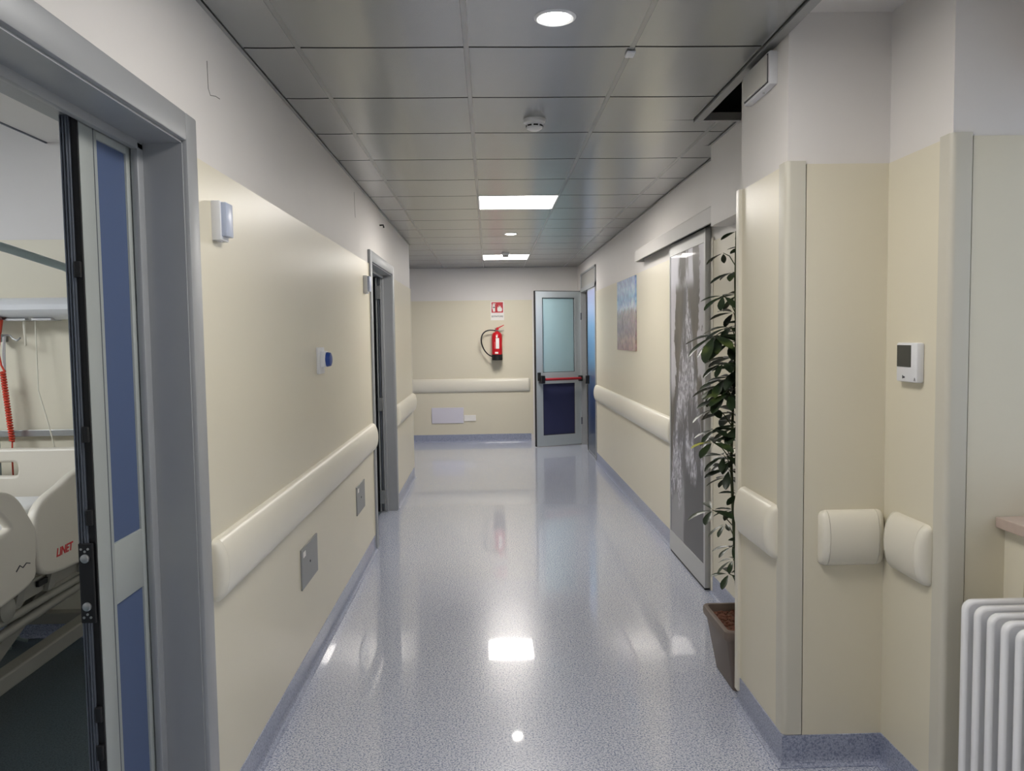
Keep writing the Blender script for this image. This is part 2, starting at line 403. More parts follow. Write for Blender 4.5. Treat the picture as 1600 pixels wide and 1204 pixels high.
# baseboards (cove skirting)
def skirting(name, label, segs):
    m = MB()
    for sg in segs:
        p0, p1, n = sg[:3]; m0, m1 = sg[3:] if len(sg) > 3 else (0, 0)
        a = Vector((p0[0], p0[1], 0)); b = Vector((p1[0], p1[1], 0)); n = Vector((n[0], n[1], 0)); up = Vector((0, 0, 1))
        prof = [(0, 0), (.03, 0), (.03, .003), (.022, .005), (.015, .010), (.011, .018), (.009, .03), (.009, .112), (0, .115)]
        dr = (b-a).normalized()
        m.rings([[a+n*d+up*z-dr*(m0*d) for d, z in prof], [b+n*d+up*z+dr*(m1*d) for d, z in prof]])
    o = m.build(name, M_BASE); tag(o, label, 'skirting', **ST); return o
skirting('baseboard_left', 'blue-grey cove skirting along the left wall', [((XL, -4.2), (XL, Y1A-.08), (1, 0)), ((XL, Y1B+.08), (XL, Y2A-.08), (1, 0)), ((XL, Y2B+.08), (XL, YLE), (1, 0)), ((-3, YLE), (XL+.009, YLE), (0, 1))])
skirting('baseboard_right', 'blue-grey cove skirting along the right wall', [((XR, 3.29), (XR, 4.72), (-1, 0)), ((XR, 5.66), (XR, 9.86), (-1, 0))])
skirting('baseboard_end', 'blue-grey cove skirting along the end wall', [((-3, YF), (.62, YF), (0, -1))])
skirting('baseboard_pier', 'blue-grey cove skirting around the stepped pier', [((1.05, 2.78), (1.05, 3.29), (-1, 0), 1, 0), ((1.05, 2.78), (1.41, 2.78), (0, -1), 1, -1), ((1.41, 2.40), (1.41, 2.78), (-1, 0), 1, -1), ((1.41, 2.40), (1.6, 2.40), (0, -1), 1, -1), ((1.6, -4.2), (1.6, WY0), (-1, 0), 0, 0)])
skirting('baseboard_room', 'blue-grey skirting in the patient room', [((-5.5, 4.25), (XL-.2, 4.25), (0, -1))])

# corner guards, edge trims
def corner_guard(name, cx, cy, z0, z1, w_, label, r=.018, t=.009):
    P = [(cx, cy)]
    P = [(cx-t, cy+w_), (cx-t, cy-t+r)]
    for k in range(1, 7):
        a = PI+ (PI/2)*k/6
        P.append((cx-t+r+r*math.cos(a), cy-t+r+r*math.sin(a)))
    P += [(cx+w_, cy-t), (cx+w_, cy), (cx, cy), (cx, cy+w_)]
    o = MB().prism([(x, y, z0) for x, y in P], (0, 0, z1-z0)).build(name, M_GUARD, None, smooth=True, angle=30)
    tag(o, label, 'corner guard', 'corner guards on the pier', 'structure')
corner_guard('trim_2', 1.05, 2.78, .116, 2.165, .06, 'beige corner guard on the pier beside the plant')
corner_guard('trim_3', 1.41, 2.40, .116, 2.165, .055, 'beige corner guard on the pier beside the radiator')
m = MB().box(1.03, 1.052, 3.262, 3.30, .055, 2.158, .004)
tag(m.build('trim_4', M_RAIL), 'narrow cream edge strip on the pier beside the potted plant', 'edge strip', **ST)
tag(MB().box(XL-.004, XL+.011, YLE-.014, YLE+.004, .11, ZP, .002).build('trim_5', M_RAIL), 'thin corner strip at the far end of the left wall', 'edge strip', **ST)
tag(MB().box(XR-.012, XR, 4.695, 4.735, .0, 2.14, .003).build('trim_6', M_RAIL), 'pale vertical strip between the sliding door and the plant', 'edge strip', **ST)
tag(MB().box(XL-.002, XL+.010, Y2A-.085, Y2A-.08, 0, ZP).build('trim_7', M_RAIL), 'thin panel strip beside the second left doorway', 'edge strip', **ST)

# ------------------------------------------------------------------ left doors (casing + narrow fixed leaf)
def left_door(n, y0, y1, label, leaf=True):
    root = empty('door_%d' % n, (XL, (y0+y1)/2, 0), label, 'door', None, 'structure')
    zt = ZO
    wd = .082; t = .022
    # casing: architrave ring with rounded inner bead + reveal
    c = MB()
    c.box(XL-.002, XL+t, y1, y1+wd, 0, zt+wd, .007); c.box(XL-.002, XL+t, y0-wd, y0, 0, zt+wd, .007)
    c.box(XL-.002, XL+t, y0-.001, y1+.001, zt, zt+wd, .007)
    c.build('casing', M_ALU, root, smooth=True)
    r = MB()
    xi = XL-(.108 if leaf else .070)
    r.box(xi, XL+.008, y1-.006, y1+.004, 0, zt+.004); r.box(xi, XL+.008, y0-.004, y0+.006, 0, zt+.004)
    r.box(xi, XL+.008, y0, y1, zt-.006, zt+.02)
    # rebate stops
    r.box(xi-.014, xi+.006, y1-.042, y1+.004, 0, zt-.008, .004); r.box(xi-.014, xi+.006, y0-.004, y0+.042, 0, zt-.008, .004)
    r.box(xi-.014, xi+.006, y0, y1, zt-.03, zt+.01, .004)
    r.box(XL-.2, xi-.012, y1-.012, y1+.004, 0, zt+.004); r.box(XL-.2, xi-.012, y0-.004, y0+.012, 0, zt+.004); r.box(XL-.2, xi-.012, y0, y1, zt-.014, zt+.02)
    r.build('reveal', M_ALU, root, smooth=True)
    if not leaf:
        for k, xx in enumerate((-.962, -.980, -.998)):
            MB().box(xx-.006, xx+.004, y1-.050-.012*k, y1-.040, .01, zt-.03, .002).build('edge_profile', M_ALUD if k % 2 else M_ALU, root)
        MB().box(XL-.2, -1.003, y1-.03, y1-.012, .0, zt-.02).build('room_dark_sheet', M_BLACK, root)  # black sheet over the jamb stands in for the dark room beyond
        for z in (.14, .98, 1.98): MB().box(-1.004, -.958, y1-.085, y1-.05, z-.06, z+.06, .003).build('latch', M_STEEL, root)
        return root
    # narrow fixed leaf, front face at X = -1.0
    xf = -1.0; xb = -1.042; ya, yb = y1-.328, y1-.030; zt2 = zt-.014
    zr = (.872, 1.037)
    l = MB()
    l.box(xb, xf, ya+.012, ya+.102, .008, zt2, .003); l.box(xb, xf, yb-.032, yb, .008, zt2, .003)
    l.box(xb, xf, ya+.10, yb-.03, zt2-.035, zt2, .002); l.box(xb, xf, ya+.10, yb-.03, .008, .13, .002); l.box(xb, xf, ya+.10, yb-.03, zr[0], zr[1], .002)
    lo = l.build('leaf', M_LEAF, root, smooth=True)
    MB().box(xb+.004, xf-.006, ya+.095, yb-.028, .12, zr[0]+.004).build('blue_panel', M_BLUE, lo)
    MB().box(xb+.004, xf-.006, ya+.095, yb-.028, zr[1]-.004, zt2-.03).build('blue_panel', M_BLUE, lo)
    MB().box(xf-.001, xf+.0008, ya+.080, ya+.083, .008, zt2).build('bead_line', M_ALUD, lo)
    e = MB().box(xb, xb+.024, ya, ya+.013, .008, zt2, .002)
    for xx in (xb+.004, xb+.011, xb+.018): e.box(xx-.0016, xx+.0016, ya-.004, ya+.001, .01, zt2-.004, .001, 1)
    e.build('edge_profile', M_ALUD, root)
    MB().box(xb+.024, xf-.002, ya+.006, ya+.013, .008, zt2).build('gasket', M_BLACK, root)
    # lock keeper on the edge
    k = MB().box(xb+.002, xf-.004, ya-.008, ya, .862, 1.066, .002); 
    ko = k.build('keeper_plate', M_BLACK, root)
    for z in (1.028, .905):
        MB().lathe([(.0, 0), (.011, 0), (.011, .004), (.008, .006), (0, .006)], (xb+.019, ya-.008, z), (0, -1, 0), 16).build('round_stud', M_STEEL, ko, smooth=True)
    for x_, z in ((xb+.01, 1.052), (xb+.027, 1.052), (xb+.019, 1.046), (xb+.01, .877), (xb+.027, .877), (xb+.019, .885)):
        MB().lathe([(.0, 0), (.0032, 0), (.0032, .002), (0, .002)], (x_, ya-.008, z), (0, -1, 0), 8).build('screw', M_STEEL, ko)
    for z in (1.34, 1.13, .62, .52, 1.75): MB().box(xb+.022, xf-.004, ya-.004, ya+.008, z-.02, z+.02, .002).build('gasket_clip', M_BLACK, root)
    return root
left_door(1, Y1A, Y1B, 'grey metal door frame with narrow fixed leaf of blue panels, nearest on the left')
left_door(2, Y2A, Y2B, 'grey metal door frame standing dark and ajar halfway along the left wall', leaf=False)

# ------------------------------------------------------------------ wall guard rails
def guard_rail(p0, p1, nrm, zc, label, hh=.100, dep=.046):
    a = Vector((p0[0], p0[1], 0)); b = Vector((p1[0], p1[1], 0)); n = Vector((nrm[0], nrm[1], 0)); d = (b-a).normalized(); Lg = (b-a).length
    root = empty('wall_guard_rail', ((a.x+b.x)/2, (a.y+b.y)/2, zc-hh), label, 'guard rail', 'bulging cream guard rails')
    def prof(t, s, sz=1):
        P = []
        K = 16
        for k in range(K+1):
            q = PI*k/K
            P.append((-math.cos(q), math.sin(q)))
        out = []
        for c_, s_ in P:
            z = zc+hh*sz*(-c_)*1.0
            dd = dep*s*(abs(s_)**.85)
            out.append(a+d*t+n*dd+Vector((0, 0, z)))
        return out
    cap = .028
    MB().rings([prof(cap, 1), prof(Lg-cap, 1)]).build('rail_cover', M_RAIL, root, smooth=True, angle=50)
    rr = [(0, .80, .94), (.006, .90, .97), (.016, .98, .995), (cap-.0015, 1.005, 1.004)]
    rr = [(0.0, .28, .80), (.002, .55, .88), (.008, .80, .95), (.018, .95, .99), (cap-.0015, 1.003, 1.002)]
    MB().rings([prof(t, s, z) for t, s, z in rr]).build('end_cap', M_RAIL, root, smooth=True, angle=60)
    MB().rings([prof(Lg-t, s, z) for t, s, z in rr]).build('end_cap', M_RAIL, root, smooth=True, angle=60)
ZR = .853
guard_rail((XL+.006, Y1B+.115), (XL+.006, Y2A-.09), (1, 0), ZR, 'long cream guard rail along the left wall between the two doorways')
guard_rail((XL+.006, Y2B+.12), (XL+.006, YLE+.03), (1, 0), ZR, 'short cream guard rail at the far end of the left wall')
guard_rail((-1.9, YF-.006), (.61, YF-.006), (0, -1), ZR, 'cream guard rail across the end wall under the fire extinguisher')
guard_rail((XR-.006, 5.70), (XR-.006, 9.83), (-1, 0), ZR+.01, 'cream guard rail on the right wall under the colourful picture')
guard_rail((XR-.006, 3.42), (XR-.006, 4.60), (-1, 0), ZR, 'cream guard rail on the right wall half hidden behind the plant')
guard_rail((1.043, 2.83), (1.043, 3.235), (-1, 0), ZR-.01, 'short cream guard rail on the side of the pier next to the plant')
guard_rail((1.165, 2.773), (1.395, 2.773), (0, -1), ZR-.015, 'short cream guard rail on the pier face that looks towards the camera')
guard_rail((1.403, 2.460), (1.403, 2.705), (-1, 0), ZR-.005, 'short cream guard rail on the pier below the thermostat')

# ------------------------------------------------------------------ ceiling fixtures
for i, (lx, ly) in enumerate(LIGHTS):
    lab = {0: 'square lit panel light behind the camera', 1: 'square lit panel light just above the camera', 2: 'nearer square lit panel light in the metal ceiling', 3: 'farther square lit panel light near the end wall'}[i]
    r = empty('ceiling_panel_light', (lx+.3, ly+.3, ZC), lab, 'ceiling light', 'square panel lights in the metal ceiling')
    fr = MB()
    for (a, b, c, d) in ((0, .6, 0, .012), (0, .6, .588, .6), (0, .012, .012, .588), (.588, .6, .012, .588)):
        fr.box(lx+a, lx+b, ly+c+.002, ly+d-.002, ZC-.004, ZC+.01)
    fr.build('frame', M_PLAST, r)
    MB().box(lx+.012, lx+.588, ly+.012, ly+.588, ZC-.002, ZC+.004).build('diffuser', mat('lamp_panel_%d' % i, (255, 249, 242), .5, emis=PANEL_W[i]), r)
for (x, y, lab) in ((.232, 2.655, 'nearer round lit downlight in the metal ceiling'), (.237, 8.085, 'farther round lit downlight between the two panel lights'), (.235, -2.7, 'round lit downlight behind the camera')):
    r = empty('downlight', (x, y, ZC), lab, 'downlight', 'round downlights in the metal ceiling')
    MB().lathe([(.050, -.004), (.060, -.007), (.068, -.003), (.070, .0), (.050, .0)], (x, y, ZC), n=32).build('bezel', M_PLAST, r, smooth=True)
    MB().lathe([(0, -.0045), (.050, -.0045), (.050, -.001), (0, -.001)], (x, y, ZC), n=32).build('lamp_disc', M_DOWN, r)
def detector(x, y, lab):
    r = empty('smoke_detector', (x, y, ZC), lab, 'smoke detector', 'smoke detectors on the metal ceiling')
    MB().lathe([(0, 0), (.052, 0), (.054, -.006), (.052, -.018), (.046, -.022), (0, -.022)], (x, y, ZC), n=32).build('base', M_PLAST, r, smooth=True)
    MB().lathe([(0, -.022), (.040, -.022), (.041, -.030), (.036, -.046), (.026, -.052), (0, -.052)], (x, y, ZC), n=32).build('head', M_PLAST, r, smooth=True)
    v = MB()
    for k in range(8):
        a = 2*PI*k/8+.1; p = Vector((x+.040*math.cos(a), y+.040*math.sin(a), ZC-.034)); t = Vector((-math.sin(a), math.cos(a), 0)); n = Vector((math.cos(a), math.sin(a), 0))
        v.prism([p-t*.011-n*.004+Vector((0, 0, .003)), p+t*.011-n*.004+Vector((0, 0, .003)), p+t*.011-n*.004-Vector((0, 0, .004)), p-t*.011-n*.004-Vector((0, 0, .004))], n*.0045)
    v.build('vent_slots', M_BLACK, r)
detector(.234, 3.868, 'white smoke detector nearer on the ceiling before the large panel light')
detector(.223, 9.95, 'small smoke detector in front of the far panel light')
tag(MB().box(.520, .552, 2.95, 3.01, ZC-.010, ZC-.003, .002).build('ceiling_clip', M_PLAST), 'tiny white clip on a ceiling tile joint right of the near downlight', 'clip')

# emergency lamp on the pier
r = empty('emergency_lamp', (1.05, 3.02, 2.46), 'white rectangular emergency lamp high on the pier under the ceiling edge', 'emergency light')
MB().box(1.020, 1.052, 2.885, 3.17, 2.462, 2.582, .006).build('housing', M_PLAST, r, smooth=True)
MB().box(1.010, 1.022, 2.900, 3.155, 2.474, 2.570, .004).build('diffuser', mat('lamp_diffuser_off', (196, 194, 188), .3), r, smooth=True)
MB().box(1.018, 1.0205, 2.8965, 3.1585, 2.4705, 2.5735).build('bezel_line', M_INK, r)
MB().lathe([(0, 0), (.004, 0), (.004, .003), (0, .003)], (1.036, 2.99, 2.462), (0, 0, -1), 10).build('test_button', M_STEEL, r)

# ------------------------------------------------------------------ small wall things, left
def call_lamp(y, lab):
    r = empty('door_indicator_lamp', (XL, y, 1.89), lab, 'indicator lamp', 'small indicator lamps beside the left doorways')
    MB().box(XL+.004, XL+.034, y, y+.080, 1.888, 2.012, .004).build('back_box', M_PLAST, r, smooth=True)
    MB().box(XL+.032, XL+.050, y+.010, y+.078, 1.902, 2.008, .003).build('lens', M_LENS, r, smooth=True)
    MB().lathe([(0, 0), (.008, 0), (.008, .004), (0, .004)], (XL+.02, y+.03, 1.888), (0, 0, -1), 10).build('cable_gland', M_PLAST, r)
call_lamp(2.56, 'small white wall lamp with bluish lens beside the nearest left doorway')
call_lamp(5.60, 'small grey-white wall lamp beside the second left doorway')
r = empty('wall_socket', (XL, 4.08, 1.4), 'white wall socket with blue protruding plug on the left wall', 'socket')
MB().box(XL+.004, XL+.022, 4.03, 4.15, 1.395, 1.53, .004).build('plate', M_PLAST, r, smooth=True)
MB().box(XL+.020, XL+.045, 4.05, 4.13, 1.43, 1.51, .005).build('white_collar', M_PLAST, r, smooth=True)
MB().lathe([(0, 0), (.036, 0), (.038, .010), (.034, .026), (.020, .031), (0, .031)], (XL+.040, 4.09, 1.468), (1, 0, 0), 20).build('blue_plug', M_SOCKB, r, smooth=True)
for (y0, y1, lab) in ((3.57, 3.90, 'nearer grey steel plate low on the left wall'), (5.08, 5.40, 'farther grey steel plate low on the left wall')):
    r = empty('steel_plate', (XL, (y0+y1)/2, .43), lab, 'cover plate', 'grey steel plates under the left guard rail')
    MB().box(XL+.002, XL+.013, y0, y1, .432, .618, .002).build('plate', M_STEELW, r)
    MB().box(XL+.012, XL+.0145, y0+.03, y0+.075, .575, .60).build('sticker', M_PAPER, r)
    MB().lathe([(0, 0), (.006, 0), (.006, .002), (0, .002)], (XL+.013, (y0+y1)/2, .525), (1, 0, 0), 10).build('lock', M_INK, r)
tag(MB().tube([(XL, 6.56, 2.49), (XL+.03, 6.565, 2.492), (XL+.034, 6.565, 2.47)], .007, 8).build('black_hook', M_BLACK), 'tiny black hook on the white wall above the second left doorway', 'hook')
for pts, lab in (([(2.589, 2.45), (2.592, 2.366), (2.61, 2.35), (2.66, 2.362), (2.70, 2.365)], 'fine curved crack high on the white wall by the nearest doorway'), ([(5.342, 2.537), (5.35, 2.45), (5.367, 2.374)], 'fine straight crack high on the white wall, mid corridor')):
    tag(MB().tube([(XL+.0004, y, z) for y, z in pts], .0012, 5).build('plaster_crack', mat('crack_grey', (120, 118, 114), .8)), lab, 'crack', None)

# ------------------------------------------------------------------ end wall things
YW = YF-.006
r = empty('fire_sign', (.13, YW, 1.82), 'red and white fire extinguisher sign above the red extinguisher', 'sign')
MB().box(.033, .232, YW-.004, YW, 1.822, 2.104).build('plate', M_PAPER, r)
MB().box(.046, .219, YW-.006, YW-.003, 1.935, 2.090).build('red_field', M_SIGNR, r)
g = MB().box(.066, .100, YW-.0075, YW-.005, 1.950, 2.045, .002); g.box(.074, .092, YW-.0075, YW-.005, 2.045, 2.062); g.box(.066, .108, YW-.0075, YW-.005, 2.060, 2.072)
g.box(.056, .062, YW-.0075, YW-.005, 1.985, 2.060)
g.build('extinguisher_symbol', M_PAPER, r)
MB().box(.068, .098, YW-.0085, YW-.007, 2.006, 2.022).build('symbol_band', M_INK, r)
fl = []
for q in ((.14, .955), (.195, .955), (.205, .985), (.196, 1.02), (.188, 1.0), (.182, 1.045), (.168, 1.02), (.160, 1.055), (.150, 1.01), (.138, 1.03), (.132, .985)): fl.append((q[0], YW-.005, 1+q[1]-.003))
MB().prism(fl, (0, -.002, 0)).build('flame_symbol', M_PAPER, r)
text('lettering', 'ESTINTORE', .034, ((.132, YW-.005, 1.878), (1, 0, 0), (0, 0, 1)), M_INK, r, offset=.0006)

r = empty('fire_extinguisher', (.118, YW-.09, 1.23), 'red fire extinguisher with black hose hung on the end wall', 'fire extinguisher')
cx, cy = .120, YW-.105
MB().lathe([(0, 0), (.074, 0), (.080, .006), (.080, .085), (0, .085)], (cx, cy, 1.228), n=32).build('black_foot', M_BLACK, r, smooth=True)
body = MB().lathe([(0, .08), (.0775, .08), (.0775, .36), (.072, .385), (.056, .405), (.030, .418), (.024, .430), (0, .430)], (cx, cy, 1.228), n=32).build('cylinder', M_RED, r, smooth=True)
def curved_patch(a0, a1, z0, z1, name, m_, rr=.0782):
    b = MB(); R0 = []
    for k in range(9):
        a = a0+(a1-a0)*k/8; R0.append((cx+rr*math.sin(a), cy-rr*math.cos(a)))
    b.rings([[Vector((x_, y_, z0)) for x_, y_ in R0], [Vector((x_, y_, z1)) for x_, y_ in R0]], cap=False, closed=False)
    return b.build(name, m_, r, smooth=True)
curved_patch(-.25, .42, 1.40, 1.555, 'label', M_PAPER)
curved_patch(-.20, .12, 1.562, 1.595, 'label', M_PAPER)
curved_patch(-.45, .20, 1.325, 1.352, 'label', M_PAPER)
curved_patch(-.55, -.42, 1.40, 1.50, 'label', mat('label_pink', (230, 120, 120), .5))
MB().lathe([(0, .43), (.016, .43), (.016, .455), (.026, .458), (.026, .478), (.012, .482), (0, .482)], (cx, cy, 1.228), n=16).build('valve', M_STEEL, r, smooth=True)
MB().prism([(cx-.03, cy-.012, 1.672), (cx-.02, cy-.012, 1.70), (cx+.105, cy-.012, 1.752), (cx+.108, cy-.012, 1.742), (cx+.01, cy-.012, 1.690)], (0, .024, 0)).build('upper_lever', M_RED, r)
MB().box(cx-.01, cx+.105, cy-.012, cy+.012, 1.664, 1.674, .002).build('lower_lever', M_STEEL, r)
MB().lathe([(.014, 0), (.022, .002), (.022, .012), (.014, .014)], (cx+.01, cy-.024, 1.695), (0, -1, 0), 14).build('gauge', M_RED, r, smooth=True)
hose = []
for t in range(25):
    q = t/24
    P0, P1, P2, P3 = Vector((cx-.02, cy, 1.665)), Vector((cx-.33, cy-.01, 1.74)), Vector((cx-.26, cy-.02, 1.34)), Vector((cx-.075, cy-.02, 1.285))
    hose.append(P0*(1-q)**3+P1*3*q*(1-q)**2+P2*3*q*q*(1-q)+P3*q**3)
MB().tube(hose, .0095, 10).build('hose', M_BLACK, r, smooth=True)
MB().tube([hose[-1], hose[-1]+Vector((.05, -.02, -.02))], .013, 10, .016).build('nozzle', M_BLACK, r, smooth=True)
MB().box(cx-.02, cx+.02, cy+.07, YW, 1.60, 1.66).build('bracket', M_STEEL, r)
tag(MB().box(-.878, -.398, YW-.012, YW, .285, .522, .004).build('access_cover', mat('cover_lilac', (214, 212, 224), .4)), 'pale lilac rectangular access cover low on the end wall', 'cover plate')
tag(MB().box(-.392, -.215, YW-.012, YW, .315, .405, .003).build('socket_plate', M_PAPER), 'small white socket plate right of the lilac cover on the end wall', 'socket')

# ------------------------------------------------------------------ end door leaf with the red panic bar (stands open)
r = empty('door_3', (1.31, 11.43, 0), 'open grey door leaf with frosted glass, navy panel and red panic bar', 'door', None, 'structure')
HP, FP = Vector((1.322, 11.44, 0)), Vector((.660, 11.17, 0))
du = (HP-FP).normalized(); LW = (HP-FP).length; dn = Vector((du.y, -du.x, 0))      # dn faces the camera
def lbox(u0, u1, n0, n1, z0, z1, name, m_, parent=r, bev=.002):
    b = MB().box(u0, u1, n0, n1, z0, z1, bev)
    for v in b.bm.verts:
        v.co = FP+du*v.co.x-dn*v.co.y+Vector((0, 0, v.co.z))
    return b.build(name, m_, parent)
b = MB()
for q in ((0, .105, .012, 2.205), (LW-.10, LW, .012, 2.205), (.10, LW-.095, 2.115, 2.205), (.10, LW-.095, .90, 1.06), (.10, LW-.095, .012, .165)):
    b.box(q[0], q[1], 0, .05, q[2], q[3], .002)
for v in b.bm.verts: v.co = FP+du*v.co.x-dn*v.co.y+Vector((0, 0, v.co.z))
b.build('leaf_frame', mat('leaf_aluminium', (192, 200, 203), .36, metal=.3), r)
lbox(.09, LW-.085, .018, .030, 1.05, 2.125, 'frosted_pane', M_FROST)
lbox(.095, LW-.09, .018, .032, .155, .91, 'navy_panel', M_NAVY)
b = MB()
for z0, z1 in ((1.06, 2.115), (.165, .90)):
    for q in ((.105, .112, z0, z1), (LW-.107, LW-.10, z0, z1), (.105, LW-.10, z1-.007, z1), (.105, LW-.10, z0, z0+.007)):
        b.box(q[0], q[1], .006, .02, q[2], q[3])
for v in b.bm.verts: v.co = FP+du*v.co.x-dn*v.co.y+Vector((0, 0, v.co.z))
b.build('glazing_gasket', M_INK, r)
b = MB()
b.box(-.006, 0, .0, .05, .012, 2.21); b.box(0, LW, .004, .05, 2.205, 2.213)
for v in b.bm.verts: v.co = FP+du*v.co.x-dn*v.co.y+Vector((0, 0, v.co.z))
b.build('edge_strip', M_BLACK, r)  # thin black strips along the free edge and top of the leaf
zb = .965
bar = MB().tube([FP+du*.10+dn*.075+Vector((0, 0, zb)), FP+du*(LW-.04)+dn*.075+Vector((0, 0, zb))], .019, 14).build('panic_bar', mat('bar_red', (168, 44, 52), .35), r, smooth=True)
lbox(.035, .095, -.095, .0, zb-.055, zb+.055, 'bar_lock', M_BLACK, bev=.008)
lbox(LW-.05, LW-.015, -.09, .0, zb-.04, zb+.04, 'bar_bracket', M_BLACK, bev=.008)
lbox(.015, .05, -.05, .0, zb-.02, zb+.10, 'latch_rod', M_BLACK, bev=.006)

# ------------------------------------------------------------------ right double door with the seaside film
film = ramp_mat('seaside_print', [(0, (88, 92, 96)), (.14, (44, 60, 92)), (.36, (36, 60, 104)), (.50, (70, 100, 138)), (.60, (84, 138, 186)), (.78, (112, 164, 214)), (.9, (168, 190, 232)), (1, (176, 186, 226))], 'Z', 0, 2.15, .06, (3, 3, 5))
r = empty('door_4', (XR, 10.66, 0), 'double doorway at the far right with a blue seaside print on its closed leaf', 'door', None, 'structure')
c = MB()
YA, YB = 9.88, 11.45
c.box(XR-.016, XR+.06, YA, YA+.05, 0, 2.45, .003); c.box(XR-.016, XR+.06, YB-.05, YB, 0, 2.45, .003); c.box(XR-.016, XR+.06, YA, YB, 2.43, 2.455, .003); c.box(XR-.016, XR+.06, YA, YB, 2.19, 2.25, .003)
c.build('frame', M_ALU, r)
MB().box(XR-.004, XR+.03, YA+.05, YB-.05, 2.25, 2.43).build('transom_panel', mat('transom_grey', (168, 168, 164), .4, metal=.3), r)
l = MB()
for q in ((YA+.052, YA+.10, .01, 2.19), (10.72, 10.77, .01, 2.19)): l.box(XR+.0, XR+.045, q[0], q[1], q[2], q[3], .002)
l.box(XR, XR+.045, YA+.10, 10.72, .01, .06); l.box(XR, XR+.045, YA+.10, 10.72, 2.15, 2.19)
lo = l.build('closed_leaf', M_ALU, r)
MB().box(XR-.002, XR+.03, YA+.08, 10.745, .035, 2.17).build('seaside_film', film, lo)
MB().box(XR-.006, XR+.04, 10.772, 10.80, .01, 2.19).build('leaf_seal', M_BLACK, lo)
MB().box(XR-.05, XR+.005, 10.60, 10.66, .93, 1.04, .008).build('lock_case', M_BLACK, lo)
for z in (.3, 1.8): MB().lathe([(0, 0), (.011, 0), (.011, .1), (0, .1)], (XR-.014, YB-.045, z), n=12).build('hinge', M_ALUD, r, smooth=True)
tag(MB().box(2.3, 2.4, 9.5, 11.9, 0, ZS).box(XR+.2, 2.3, 9.5, 9.6, 0, ZS).box(XR+.2, 2.3, 11.8, 11.9, 0, ZS).box(XR+.2, 2.3, 9.5, 11.9, 2.6, 2.7).build('wall_beyond', M_YEL), 'cream walls of the space beyond the right double doorway', 'wall', **ST)
tag(MB().box(1.99, 2.4, 9.5, 11.9, -.1, 0).build('floor', M_FLOOR), 'floor beyond the right double doorway', 'floor', **ST)

# picture
pic = ramp_mat('landscape_print', [(0, (150, 118, 116)), (.15, (158, 136, 132)), (.3, (128, 116, 128)), (.46, (150, 136, 138)), (.54, (152, 146, 152)), (.60, (190, 206, 226)), (.72, (126, 164, 208)), (.86, (170, 196, 224)), (1, (130, 156, 200))], 'Z', 0, .69, .10, (14, 14, 13), detail=8, mott=.45)
r = empty('wall_picture', (XR, 7.66, 1.42), 'unframed print of blue sky over rocky ground on the right wall', 'picture')
MB().box(XR-.018, XR-.006, 7.15, 8.17, 1.425, 2.11, .001).build('print', pic, r)

